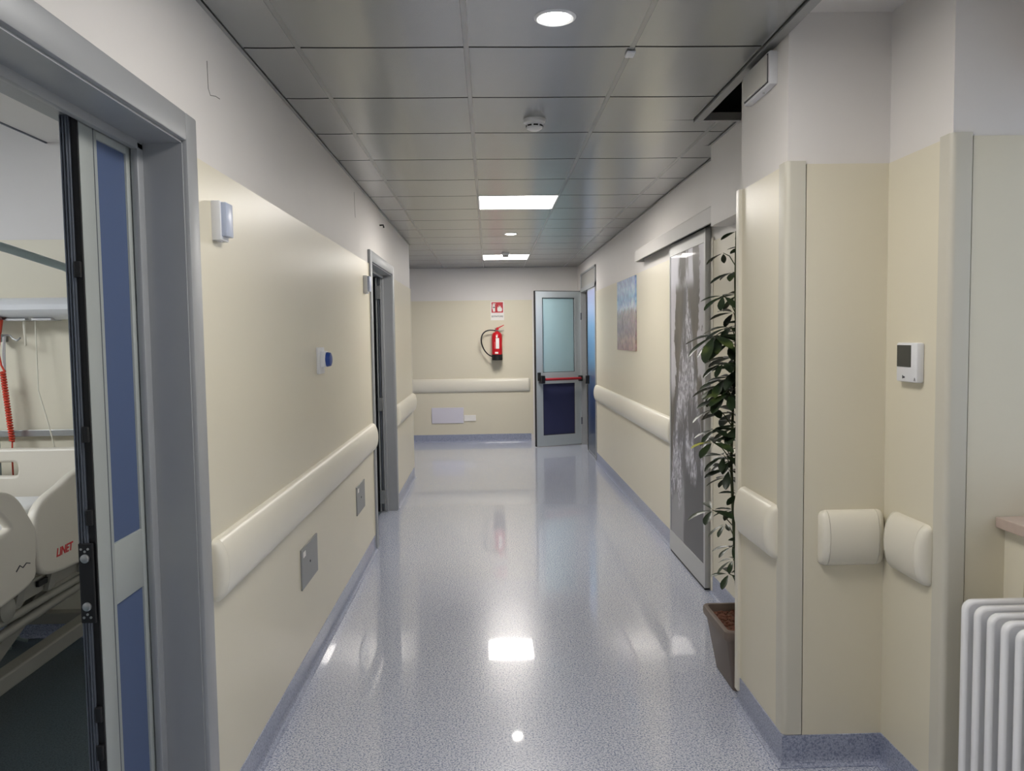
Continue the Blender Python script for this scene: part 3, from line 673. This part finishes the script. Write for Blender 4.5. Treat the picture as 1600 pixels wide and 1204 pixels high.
# ------------------------------------------------------------------ sliding door with waterfall film
def waterfall():
    m = bpy.data.materials.new('waterfall_print'); m.use_nodes = True
    nt = m.node_tree; N = nt.nodes; L = nt.links; b = N['Principled BSDF']
    tc = N.new('ShaderNodeTexCoord'); sp = N.new('ShaderNodeSeparateXYZ'); L.new(tc.outputs['Object'], sp.inputs[0])
    def math_(op, a, b_=None, c=None):
        n = N.new('ShaderNodeMath'); n.operation = op
        for i, v in enumerate((a, b_, c)):
            if v is None: continue
            if hasattr(v, 'links'): L.new(v, n.inputs[i])
            else: n.inputs[i].default_value = v
        return n.outputs[0]
    Y = sp.outputs['Y']; Z = sp.outputs['Z']
    def noise(sc_, scale, det=6, dist=0):
        mp = N.new('ShaderNodeMapping'); mp.inputs['Scale'].default_value = sc_; L.new(tc.outputs['Object'], mp.inputs[0])
        n = N.new('ShaderNodeTexNoise'); n.inputs['Scale'].default_value = scale; n.inputs['Detail'].default_value = det; n.inputs['Distortion'].default_value = dist
        L.new(mp.outputs[0], n.inputs['Vector']); return n.outputs['Fac']
    n1 = noise((1, 3.2, 1.2), 2.6, 8, .3); n2 = noise((1, 2.2, 1.0), 26, 5, .2); n3 = noise((1, 1.4, .9), 3.0, 7, .3)
    def sstep(v, lo, hi):
        r = N.new('ShaderNodeMapRange'); r.interpolation_type = 'SMOOTHSTEP'; L.new(v, r.inputs[0]); r.inputs[1].default_value = lo; r.inputs[2].default_value = hi; return r.outputs[0]
    def ramp(v, st):
        r = N.new('ShaderNodeValToRGB'); L.new(v, r.inputs[0]); e = r.color_ramp.elements
        e[0].position = st[0][0]; e[0].color = lin(st[0][1]); e[1].position = st[-1][0]; e[1].color = lin(st[-1][1])
        for p, c in st[1:-1]: q = e.new(p); q.color = lin(c)
        return r.outputs[0]
    def mix(f_, a, c_):
        n = N.new('ShaderNodeMix'); n.data_type = 'RGBA'; L.new(f_, n.inputs[0])
        for i, v in ((6, a), (7, c_)):
            if hasattr(v, 'links'): L.new(v, n.inputs[i])
            else: n.inputs[i].default_value = v
        return n.outputs[2]
    # fan of falling water from an apex high up (object Z 0..2), widening downward; far side is +Y
    half = math_('MULTIPLY_ADD', math_('SUBTRACT', 1.80, Z), .36, .01)
    dist_ = math_('ABSOLUTE', math_('SUBTRACT', Y, -.02))
    wob = math_('MULTIPLY_ADD', n1, .30, -.15)
    water = sstep(math_('SUBTRACT', half, math_('ADD', dist_, wob)), -.01, .03)
    low = sstep(math_('ADD', math_('ADD', Z, math_('MULTIPLY', Y, .5)), math_('MULTIPLY', n1, .5)), .62, .74)
    foam = sstep(n2, .46, .56)
    strands = sstep(n1, .42, .56)
    rock = ramp(math_('ADD', math_('MULTIPLY', n3, .7), math_('MULTIPLY', n1, .3)), [(.36, (72, 68, 64)), (.60, (104, 98, 90))])
    wat = mix(strands, lin((92, 90, 94)), mix(foam, lin((128, 126, 134)), lin((206, 206, 214))))
    deep = mix(sstep(math_('ADD', Y, math_('MULTIPLY', n3, .3)), .18, .24), lin((70, 70, 75)), lin((140, 140, 143)))
    side = math_('MULTIPLY', sstep(math_('ABSOLUTE', Y), .12, .42), .34)
    cloud = sstep(math_('ADD', math_('ADD', n3, math_('MULTIPLY', n2, .12)), side), .80, .84)
    cloud = math_('MULTIPLY', cloud, sstep(Z, .9, 1.1))
    mist = math_('MULTIPLY', sstep(Z, 1.70, 1.80), sstep(math_('ADD', n3, math_('MULTIPLY', Y, .3)), .42, .55))
    c = mix(cloud, rock, lin((190, 188, 194)))
    c = mix(mist, c, lin((216, 216, 224)))
    c = mix(water, c, wat)
    c = mix(low, deep, c)
    L.new(c, b.inputs['Base Color']); b.inputs['Roughness'].default_value = .4; b.inputs['Coat Weight'].default_value = .1
    return m
r = empty('door_5', (1.30, 5.20, 0), 'sliding door with a black and white waterfall print under a pale track cover', 'sliding door', None, 'structure')
DY0, DY1, DX = 4.755, 5.70, 1.300
fr = MB()
fr.box(DX, DX+.034, DY0, DY0+.035, .015, 2.20, .002); fr.box(DX, DX+.034, DY1-.03, DY1, .015, 2.20, .002)
fr.box(DX, DX+.034, DY0+.035, DY1-.03, 2.12, 2.20, .002); fr.box(DX, DX+.034, DY0+.035, DY1-.03, .015, .155, .002)
fr.build('leaf_frame', mat('leaf_satin', (186, 187, 186), .33, metal=.35), r)
wp_ = MB().box(DX+.004, DX+.03, DY0+.03, DY1-.025, .15, 2.125).build('waterfall_print', waterfall(), r)
# give the print an origin at its own bottom centre
off = Vector((DX+.017, (DY0+DY1)/2, .15))-r.location
for v in wp_.data.vertices: v.co -= off
wp_.location = off
MB().box(DX+.003, DX+.03, DY0+.02, DY1-.02, .0, .014).build('bottom_guide', M_BLACK, r)
t = MB().prism([(XR-.006, 0, 2.29), (1.262, 0, 2.29), (1.255, 0, 2.283), (1.255, 0, 2.195), (1.268, 0, 2.195), (1.268, 0, 2.275), (XR-.006, 0, 2.275)], (0, 1, 0))
for v in t.bm.verts: v.co.y = 4.44 if v.co.y < .5 else 6.80
M_COVER = mat('cover_matte', (204, 202, 199), .6)
t.build('track_cover', M_COVER, r)
MB().box(1.268, XR-.006, 6.785, 6.80, 2.19, 2.288, .001).build('end_plate', M_COVER, r)
MB().box(1.29, 1.325, 4.46, 6.78, 2.215, 2.255).build('track', M_BLACK, r)

# ------------------------------------------------------------------ window, sill, radiator
r = empty('window_1', (1.7, (WY0+WY1)/2, 1.0), 'window over the radiator beyond the right edge', 'window', None, 'structure')
m = MB()
for a, b, c, d in ((WY0, WY0+.06, 1.0, 2.3), (WY1-.06, WY1, 1.0, 2.3), (WY0, WY1, .993, 1.06), (WY0, WY1, 2.24, 2.3), (1.34, 1.40, 1.0, 2.3)): m.box(1.80, 1.86, a, b, c, d, .004)
m.build('window_frame', M_PLAST, r)
MB().box(1.827, 1.833, WY0+.05, WY1-.05, 1.05, 2.25).build('pane', M_GLASS, r)
tag(MB().box(1.562, 1.80, WY0+.002, 2.392, .959, .993, .003).build('window_sill', M_SILL), 'mottled beige marble window sill above the radiator', 'window sill', **ST)

r = empty('radiator', (1.50, 1.95, 0), 'white multi-column radiator under the marble sill at the right edge', 'radiator')
RX0, RX1, RZ0, RZ1, RY = 1.396, 1.61, .10, .768, 2.265
def section(y):
    W = RX1-RX0; Hh = RZ1-RZ0
    def rr(x0, x1, z0, z1, rad, n=5):
        P = []
        for (cx_, cz_, a0) in ((x1-rad, z1-rad, 0), (x0+rad, z1-rad, PI/2), (x0+rad, z0+rad, PI), (x1-rad, z0+rad, 1.5*PI)):
            for k in range(n+1):
                a = a0+PI/2*k/n; P.append((cx_+rad*math.cos(a), cz_+rad*math.sin(a)))
        return P
    holes = []
    nc = 5; cw = .0265; g = (W-nc*cw)/(nc-1)
    for k in range(nc-1):
        x0 = cw+k*(cw+g); holes.append(rr(x0, x0+g, .055, Hh-.062, g/2-.0003, 4))
    return curve_plate('section', rr(0, W, 0, Hh, .022), holes, ((RX0, y, RZ0), (1, 0, 0), (0, 0, 1)), .028, .009, M_RAD, r, smoothn=1)
s0 = section(RY)
RS = .0605
for k in range(1, 12):
    c = s0.copy(); col.objects.link(c); c.parent = r; c.location = Vector((0, -RS*k, 0))
for z in (RZ0+.03, RZ1-.035):
    for x in (RX0+.045, RX1-.045): MB().tube([(x, RY, z), (x, RY-RS*11, z)], .017, 14).build('connecting_pipe', M_RAD, r, smooth=True)
MB().tube([(1.50, RY-RS*11-.02, .13), (1.50, 1.50, .13), (1.50, 1.50, .0)], .011, 10).build('feed_pipe', M_RAD, r, smooth=True)
for y in (2.10, 1.72): MB().box(RX1-.01, 1.673, y, y+.02, .62, .66).build('bracket', M_RAD, r)

# thermostat
r = empty('thermostat', (1.404, 2.585, 1.40), 'white thermostat with dark grey display on the pier', 'thermostat')
MB().box(1.378, 1.404, 2.525, 2.655, 1.402, 1.532, .006).build('housing', M_PLAST, r, smooth=True)
MB().box(1.3765, 1.379, 2.56, 2.648, 1.452, 1.524, .001).build('display', M_SCREEN, r)
MB().box(1.3770, 1.3785, 2.598, 2.607, 1.415, 1.421).box(1.3770, 1.3785, 2.609, 2.612, 1.413, 1.424).build('button_mark', M_INK, r)
MB().tube([(1.3775, 2.54, 1.408), (1.3775, 2.536, 1.418), (1.3775, 2.532, 1.408)], .0008, 5).build('logo_mark', M_INK, r)

# ------------------------------------------------------------------ potted plant
r = empty('potted_plant', (1.12, 3.5, 0), 'tall leafy potted plant in a taupe square pot beside the pier', 'potted plant')
def rrect(x0, x1, y0, y1, z, rad, n=4):
    P = []
    for (a_, b_, a0) in ((x1-rad, y1-rad, 0), (x0+rad, y1-rad, PI/2), (x0+rad, y0+rad, PI), (x1-rad, y0+rad, 1.5*PI)):
        for k in range(n+1):
            a = a0+PI/2*k/n; P.append(Vector((a_+rad*math.cos(a), b_+rad*math.sin(a), z)))
    return P
PX0, PX1, PY0, PY1 = 1.000, 1.325, 3.325, 3.705
def ring(ins, z, rad=.02): return rrect(PX0+ins, PX1-ins, PY0+ins, PY1-ins, z, rad)
p = MB().rings([ring(.055, .0), ring(.050, .004), ring(.046, .03), ring(.013, .235), ring(.010, .245), ring(.0, .247, .024), ring(-.002, .262, .024), ring(.0, .283, .024), ring(.006, .288, .022), ring(.018, .287), ring(.024, .270), ring(.030, .22), ring(.030, .21)])
p.build('pot', M_POT, r, smooth=True, angle=35)
so = MB().rings([ring(.03, .23), ring(.028, .255)])
so.build('soil', M_SOIL, r)
pb = MB()
for k in range(420):
    x = random.uniform(PX0+.035, PX1-.035); y = random.uniform(PY0+.035, PY1-.035); s_ = random.uniform(.006, .011)
    mt = Matrix.Translation((x, y, .256+random.uniform(-.002, .006))) @ Matrix.Rotation(random.uniform(0, 3), 4, 'X') @ Matrix.Diagonal((s_, s_*.75, s_*.8, 1))
    bmesh.ops.create_icosphere(pb.bm, subdivisions=1, radius=1, matrix=mt)
po = pb.build('clay_pebbles', mat('pebble_brown', (118, 78, 62), .85, noise=.5, nscale=40), r, smooth=True); po['kind'] = 'stuff'
SX, SY = 1.082, 3.50
stemp = [(1.12, 3.50, .24), (1.10, 3.50, .45), (1.085, 3.50, .75), (1.072, 3.49, 1.0), (1.082, 3.50, 1.25), (1.095, 3.50, 1.55), (1.09, 3.50, 1.8), (1.095, 3.5, 2.02)]
def stem_at(z):
    for a, b in zip(stemp, stemp[1:]):
        if a[2] <= z <= b[2]:
            t = (z-a[2])/(b[2]-a[2]); return Vector(a).lerp(Vector(b), t)
    return Vector(stemp[-1])
st = MB().tube(stemp, .0085, 8, .004); st.tube([(1.17, 3.53, .24), (1.16, 3.55, .8), (1.15, 3.56, 1.4), (1.14, 3.55, 1.85)], .007, 8, .004)
CL = [(1.052, 3.55, 1.93, 3, .07), (1.083, 3.5, 1.841, 6, .085), (1.020, 3.44, 1.735, 4, .085), (1.099, 3.55, 1.665, 6, .09), (.975, 3.42, 1.562, 7, .125), (1.015, 3.5, 1.56, 6, .11), (1.057, 3.45, 1.531, 7, .11), (1.115, 3.6, 1.462, 7, .11), (1.01, 3.40, 1.446, 4, .09), (1.073, 3.5, 1.375, 8, .12), (1.062, 3.6, 1.335, 8, .12), (1.042, 3.4, 1.313, 8, .12), (1.03, 3.45, 1.29, 7, .12), (1.094, 3.55, 1.212, 7, .11), (.985, 3.45, 1.150, 6, .085), (.958, 3.38, 1.105, 5, .095), (1.019, 3.55, 1.097, 6, .08), (1.028, 3.45, 1.035, 7, .09), (1.077, 3.5, 1.007, 7, .10), (1.04, 3.42, .978, 6, .085), (.968, 3.42, .800, 5, .090), (1.099, 3.55, .769, 6, .08), (1.05, 3.5, .718, 4, .07), (1.079, 3.5, .615, 6, .08), (1.085, 3.5, .556, 7, .085), (1.051, 3.45, .505, 5, .08), (1.10, 3.5, 2.02, 3, .07), (1.122, 3.6, 1.139, 6, .10),
      (1.06, 3.48, 1.60, 7, .11), (1.03, 3.46, 1.37, 7, .11), (1.08, 3.42, 1.42, 7, .11), (1.0, 3.5, 1.24, 5, .10), (1.09, 3.44, 1.17, 6, .10), (1.08, 3.56, .92, 6, .09), (1.10, 3.46, .86, 5, .08), (1.17, 3.52, 1.95, 7, .10), (1.2, 3.45, 1.6, 8, .12), (1.19, 3.6, 1.35, 8, .12), (1.2, 3.5, 1.05, 7, .11), (1.18, 3.55, .8, 6, .09), (1.16, 3.42, .65, 6, .09), (1.14, 3.62, 1.75, 7, .11), (1.2, 3.4, 1.25, 7, .11)]
lf = MB()
def leaflet(c, d, up, L_, Wd):
    d = d.normalized(); side = d.cross(up).normalized(); nn = side.cross(d).normalized()
    prof = [(0.0, .06), (.25, .55), (.5, .9), (.72, 1.0), (.88, .72), (.97, .35), (1.0, .05)]
    rows = []
    for t, wv in prof:
        p_ = c+d*(L_*t)-nn*(.20*L_*t*t)
        rows.append([p_+side*Wd*wv+nn*Wd*wv*.28, p_, p_-side*Wd*wv+nn*Wd*wv*.28])
    lf.rings(rows, cap=False, closed=False)
for (x, y, z, n_, L_) in CL:
    c = Vector((x, y, z)); s_ = stem_at(z-.05-.4*abs(x-SX)) if x < 1.13 else Vector((1.15, 3.56, z-.06))
    mid = (c+s_)/2+Vector((0, 0, .015))
    st.tube([s_, mid, c], .0028, 5, .0018)
    axis = (c-s_); axis.z = 0
    if axis.length < .02: axis = Vector((random.uniform(-1, .2), random.uniform(-1, 1), 0))
    axis.normalize(); upv = (Vector((0, 0, 1))+axis*.35).normalized()
    a0 = random.uniform(0, .5)
    sidev = upv.cross(axis).normalized(); fw = sidev.cross(upv)
    for k in range(n_):
        a = a0+(2*PI*k/n_ if n_ > 4 else (-1.1+2.2*k/max(1, n_-1)))
        d = (fw*math.cos(a)+sidev*math.sin(a)-upv*random.uniform(-.10, .34)).normalized()
        ll = L_*random.uniform(.85, 1.2)
        leaflet(c+d*.012, d, upv, ll, ll*.18)
    # thin stalks from the cluster centre
st.build('stem', M_STEM, r, smooth=True)
lf.build('foliage', M_LEAFG, r, smooth=True)
yl = MB(); lf = yl
leaflet(Vector((.955, 3.38, 1.105)), Vector((-1, -.2, -.05)), Vector((0, .1, 1)), .10, .022)
yl.build('variegated_leaf', mat('variegated_yellow', (176, 178, 70), .4, noise=.35, nscale=60), r, smooth=True)

# ------------------------------------------------------------------ patient room
r = empty('bed_head_unit', (-3.0, 4.16, 1.70), 'long white bed-head wall unit with socket flaps over the bed', 'wall unit')
P = [(4.244, 1.700), (4.244, 1.800), (4.15, 1.803), (4.10, 1.792), (4.075, 1.765), (4.075, 1.740), (4.095, 1.715), (4.16, 1.690)]
MB().prism([(-3.9, y, z) for y, z in P], (2.5, 0, 0)).build('housing', M_UNIT, r, smooth=True, angle=35)
for x0 in (-2.62, -2.45, -2.32): MB().box(x0, x0+.10, 4.115, 4.215, 1.686, 1.697, .002).build('socket_flap', MATS.get('flap_grey') or mat('flap_grey', (196, 196, 196), .4), r)
MB().box(-2.56, -2.45, 4.09, 4.13, 1.692, 1.703).build('dark_recess', mat('recess_maroon', (70, 30, 28), .6), r)
r = empty('suction_hose', (-2.49, 4.15, 1.0), 'coiled orange-red hose hanging below the bed-head unit', 'hose')
MB().lathe([(0, 0), (.020, 0), (.013, -.05), (.007, -.085), (0, -.085)], (-2.50, 4.15, 1.705), n=14).build('plug', M_REDC, r, smooth=True)
MB().tube([(-2.50, 4.15, 1.62), (-2.505, 4.14, 1.52), (-2.495, 4.14, 1.46), (-2.48, 4.14, 1.43)], .005, 8).build('thin_tube', M_REDC, r, smooth=True)
pts = []; 
for k in range(260):
    t = k/259; c0 = Vector((-2.49+.03*t, 4.14, 1.43-.36*t)); a = 2*PI*26*t
    pts.append(c0+Vector((.010*math.cos(a), .010*math.sin(a), 0)))
MB().tube(pts, .0055, 6).build('coil', M_REDC, r, smooth=True)
MB().tube([(-2.46, 4.14, 1.07), (-2.465, 4.14, .98), (-2.47, 4.15, .85)], .004, 6).build('lower_tube', M_REDC, r, smooth=True)
r = empty('wall_hook', (-2.47, 4.2, 1.59), 'curved steel hook beside the red plug on the room wall', 'hook')
MB().tube([(-2.53, 4.18, 1.60), (-2.49, 4.17, 1.615), (-2.455, 4.16, 1.612), (-2.435, 4.15, 1.595), (-2.415, 4.15, 1.585), (-2.398, 4.15, 1.600)], .0045, 8).build('rod', M_STEEL, r, smooth=True)
MB().tube([(-2.495, 4.16, 1.36), (-2.495, 4.165, 1.5), (-2.497, 4.18, 1.61)], .008, 8).build('clear_bracket', M_PLAST, r, smooth=True)
MB().box(-2.53, -2.515, 4.165, 4.244, 1.58, 1.62).build('mount', M_STEEL, r)
r = empty('pull_cord', (-2.378, 4.16, 1.6), 'short cream pull cord below the bed-head unit', 'cord')
MB().tube([(-2.382, 4.16, 1.70), (-2.380, 4.16, 1.62), (-2.376, 4.155, 1.56)], .009, 8, .004).build('cord', M_CLEARW, r, smooth=True)
tag(MB().tube([(-2.33, 4.17, 1.69), (-2.31, 4.13, 1.33), (-2.26, 4.12, 1.15), (-2.235, 4.12, 1.03)], .0035, 6).build('drip_line', M_CLEARW, None, smooth=True), 'thin pale cable hanging down towards the headboard', 'cable')
r = empty('medical_rail', (-3.0, 4.23, 1.09), 'steel equipment rail on the wall behind the headboard', 'rail')
MB().box(-3.9, -1.35, 4.205, 4.214, 1.085, 1.118, .001).build('bar', M_STEEL, r)
for x in (-3.6, -2.9, -2.2, -1.5): MB().box(x-.015, x+.015, 4.213, 4.245, 1.09, 1.113).build('stand_off', M_STEEL, r)

r = empty('hospital_bed', (-2.4, 3.1, 0), 'cream hospital bed with lettered plastic side rails, seen through the near doorway', 'hospital bed')
BX0, BX1 = -2.87, -1.93
hb = [(BX0-.02, .72), (BX0-.02, .98), (BX0+.02, 1.03), (BX0+.2, 1.035), (BX1-.2, 1.035), (BX1-.0, 1.03), (BX1+.03, .97), (BX1+.03, .72)]
hb = [(-2.80, .60), (-2.84, .75), (-2.84, .98), (-2.79, 1.03), (-2.6, 1.033), (-2.2, 1.033), (-2.01, 1.03), (-1.96, .98), (-1.96, .75), (-2.0, .60)]
hole = [(-2.36, .905), (-2.36, .985), (-2.45, .992), (-2.62, .992), (-2.66, .95), (-2.62, .900), (-2.45, .897)]
curve_plate('headboard', hb, [hole], ((0, 4.03, 0), (1, 0, 0), (0, 0, 1)), .045, .014, M_BEDP, r)
def side_rail(pts, holes, xx, txt=None):
    o = curve_plate('side_rail', pts, holes, ((xx, 0, 0), (0, 1, 0), (0, 0, 1)), .045, .015, M_BEDP, r)
    return o
RXs = -1.90
headrail = [(3.36, .61), (3.31, .70), (3.31, .84), (3.37, .90), (3.50, .935), (3.62, .97), (3.78, .985), (3.92, .96), (3.97, .86), (3.96, .70), (3.90, .61), (3.64, .585)]
footrail = [(2.40, .62), (2.32, .78), (2.38, .93), (2.52, .985), (2.80, .995), (3.05, .99), (3.16, .955), (3.235, .87), (3.28, .79), (3.27, .68), (3.22, .60), (2.80, .565)]
fh = [(2.50, .82), (2.48, .88), (2.56, .93), (2.8, .94), (3.03, .935), (3.10, .90), (3.14, .85), (3.08, .825), (2.8, .81)]
ho = side_rail(headrail, [], RXs)
fo = side_rail(footrail, [fh], RXs)
lt = text('lettering', 'LINET', .050, ((RXs+.0232, 3.495, .665), (0, 1, 0), (0, 0, 1)), mat('letter_red', (206, 40, 46), .4), ho, shear=.25, offset=.0012)
MB().tube([(RXs+.0235, 3.14, .672), (RXs+.0235, 3.165, .690), (RXs+.0235, 3.185, .676), (RXs+.0235, 3.21, .688), (RXs+.0235, 3.235, .680)], .0022, 5).build('script_mark', M_INK, fo)
side_rail([(y, z) for y, z in headrail], [], BX0-.02); side_rail(footrail, [fh], BX0-.02)
b = MB()
for x in (BX0+.06, BX1-.04): b.box(x-.025, x+.025, 2.1, 4.0, .50, .57, .006)
for y in (2.1, 2.7, 3.3, 3.95): b.box(BX0+.06, BX1-.04, y-.025, y+.025, .50, .555, .004)
b.box(BX0+.05, BX1-.03, 2.1, 4.0, .565, .585)
b.build('bed_frame', M_BEDM, r)
b = MB()
for y in (3.10, 3.22, 3.46, 3.74):
    b.prism([(BX1-.015, y-.02, .50), (BX1-.015, y+.03, .50), (RXs-.02, y+.05, .63), (RXs-.02, y+.0, .63)], (.018, 0, 0))
b.tube([(BX1+.0, 2.3, .475), (BX1+.0, 3.95, .475)], .016, 10); b.tube([(BX1-.01, 2.3, .40), (BX1-.01, 3.9, .44)], .02, 10)
b.build('rail_hinges', M_BEDM, r, smooth=True)
MB().lathe([(0, 0), (.045, 0), (.05, .01), (.05, .03), (.03, .04), (0, .04)], (BX1-.01, 3.13, .525), (1, 0, 0), 20).build('side_roller', M_BEDM, r, smooth=True)
MB().box(BX1-.012, BX1+.002, 3.38, 3.45, .535, .56, .002).build('cable_slot', M_BLACK, r)
b = MB()
for x in (BX0+.10, BX1-.03): b.box(x-.035, x+.035, 2.15, 3.95, .195, .265, .008)
for y in (2.2, 3.05, 3.9): b.box(BX0+.10, BX1-.03, y-.03, y+.03, .20, .255, .005)
b.build('lower_frame', M_BEDM, r)
for x in (BX0+.2, BX1-.10):
    for (ya, za, yb, zb_) in ((2.5, .25, 3.1, .51), (3.05, .25, 3.65, .51), (3.2, .43, 2.9, .25)):
        d = Vector((0, yb-ya, zb_-za)).normalized(); nn = Vector((0, -d.z, d.y))*.03
        A = Vector((x, ya, za)); B = Vector((x, yb, zb_))
        MB().prism([A-nn, B-nn, B+nn, A+nn], (.03, 0, 0)).build('lift_arm', M_BEDM, r)
for x in (BX0+.08, BX1-.03):
    for y in (2.2, 3.9):
        wl_ = MB().lathe([(0, -.02), (.06, -.02), (.068, -.012), (.068, .012), (.06, .02), (0, .02)], (x, y, .069), (1, 0, 0), 20).build('caster', mat('caster_grey', (90, 92, 92), .5), r, smooth=True)
        MB().box(x-.03, x+.03, y-.03, y+.03, .10, .20, .006).build('fork', M_BEDM, wl_)
MB().tube([(-1.965, 4.02, .55), (-1.965, 4.02, 1.70), (-1.968, 4.00, 1.84), (-1.985, 3.95, 1.90), (-2.01, 3.86, 1.93), (-2.10, 3.58, 1.985), (-2.20, 3.25, 2.04), (-2.28, 2.95, 2.08)], .019, 12).build('lifting_pole', M_TUBE, r, smooth=True)
b = MB().box(BX0+.03, BX1-.03, 2.05, 3.98, .588, .735, .045, 4)
tag(b.build('mattress', M_SHEET, None, smooth=True, angle=60), 'white sheeted mattress on the hospital bed', 'mattress')
b = MB().box(-2.70, -2.08, 3.42, 3.90, .737, .835, .046, 4)
tag(b.build('pillow', M_SHEET, None, smooth=True, angle=60), 'flat white pillow at the head of the hospital bed', 'pillow')
r = empty('drip_stand', (-2.52, 4.02, 0), 'grey-green vertical pole at the left edge behind the headboard', 'drip stand')
MB().tube([(-2.53, 4.13, .05), (-2.53, 4.13, 1.40)], .013, 10).build('pole', M_TUBE, r, smooth=True)
for k in range(5):
    a = 2*PI*k/5+.3; MB().tube([(-2.53, 4.13, .05), (-2.53+.09*math.cos(a), 4.13+.09*math.sin(a), .012)], .010, 8).build('foot', M_TUBE, r, smooth=True)
# unseen room lamp, added to brighten the patient room
r = empty('room_fill_light', (-3.6, 1.8, 2.87), 'unseen ceiling lamp added to light the patient room', 'ceiling light')
MB().box(-4.2, -3.0, 1.2, 2.4, 2.85, 2.87, .004).build('frame', M_PLAST, r)
MB().box(-4.15, -3.05, 1.25, 2.35, 2.842, 2.851).build('diffuser', M_RLIGHT, r)
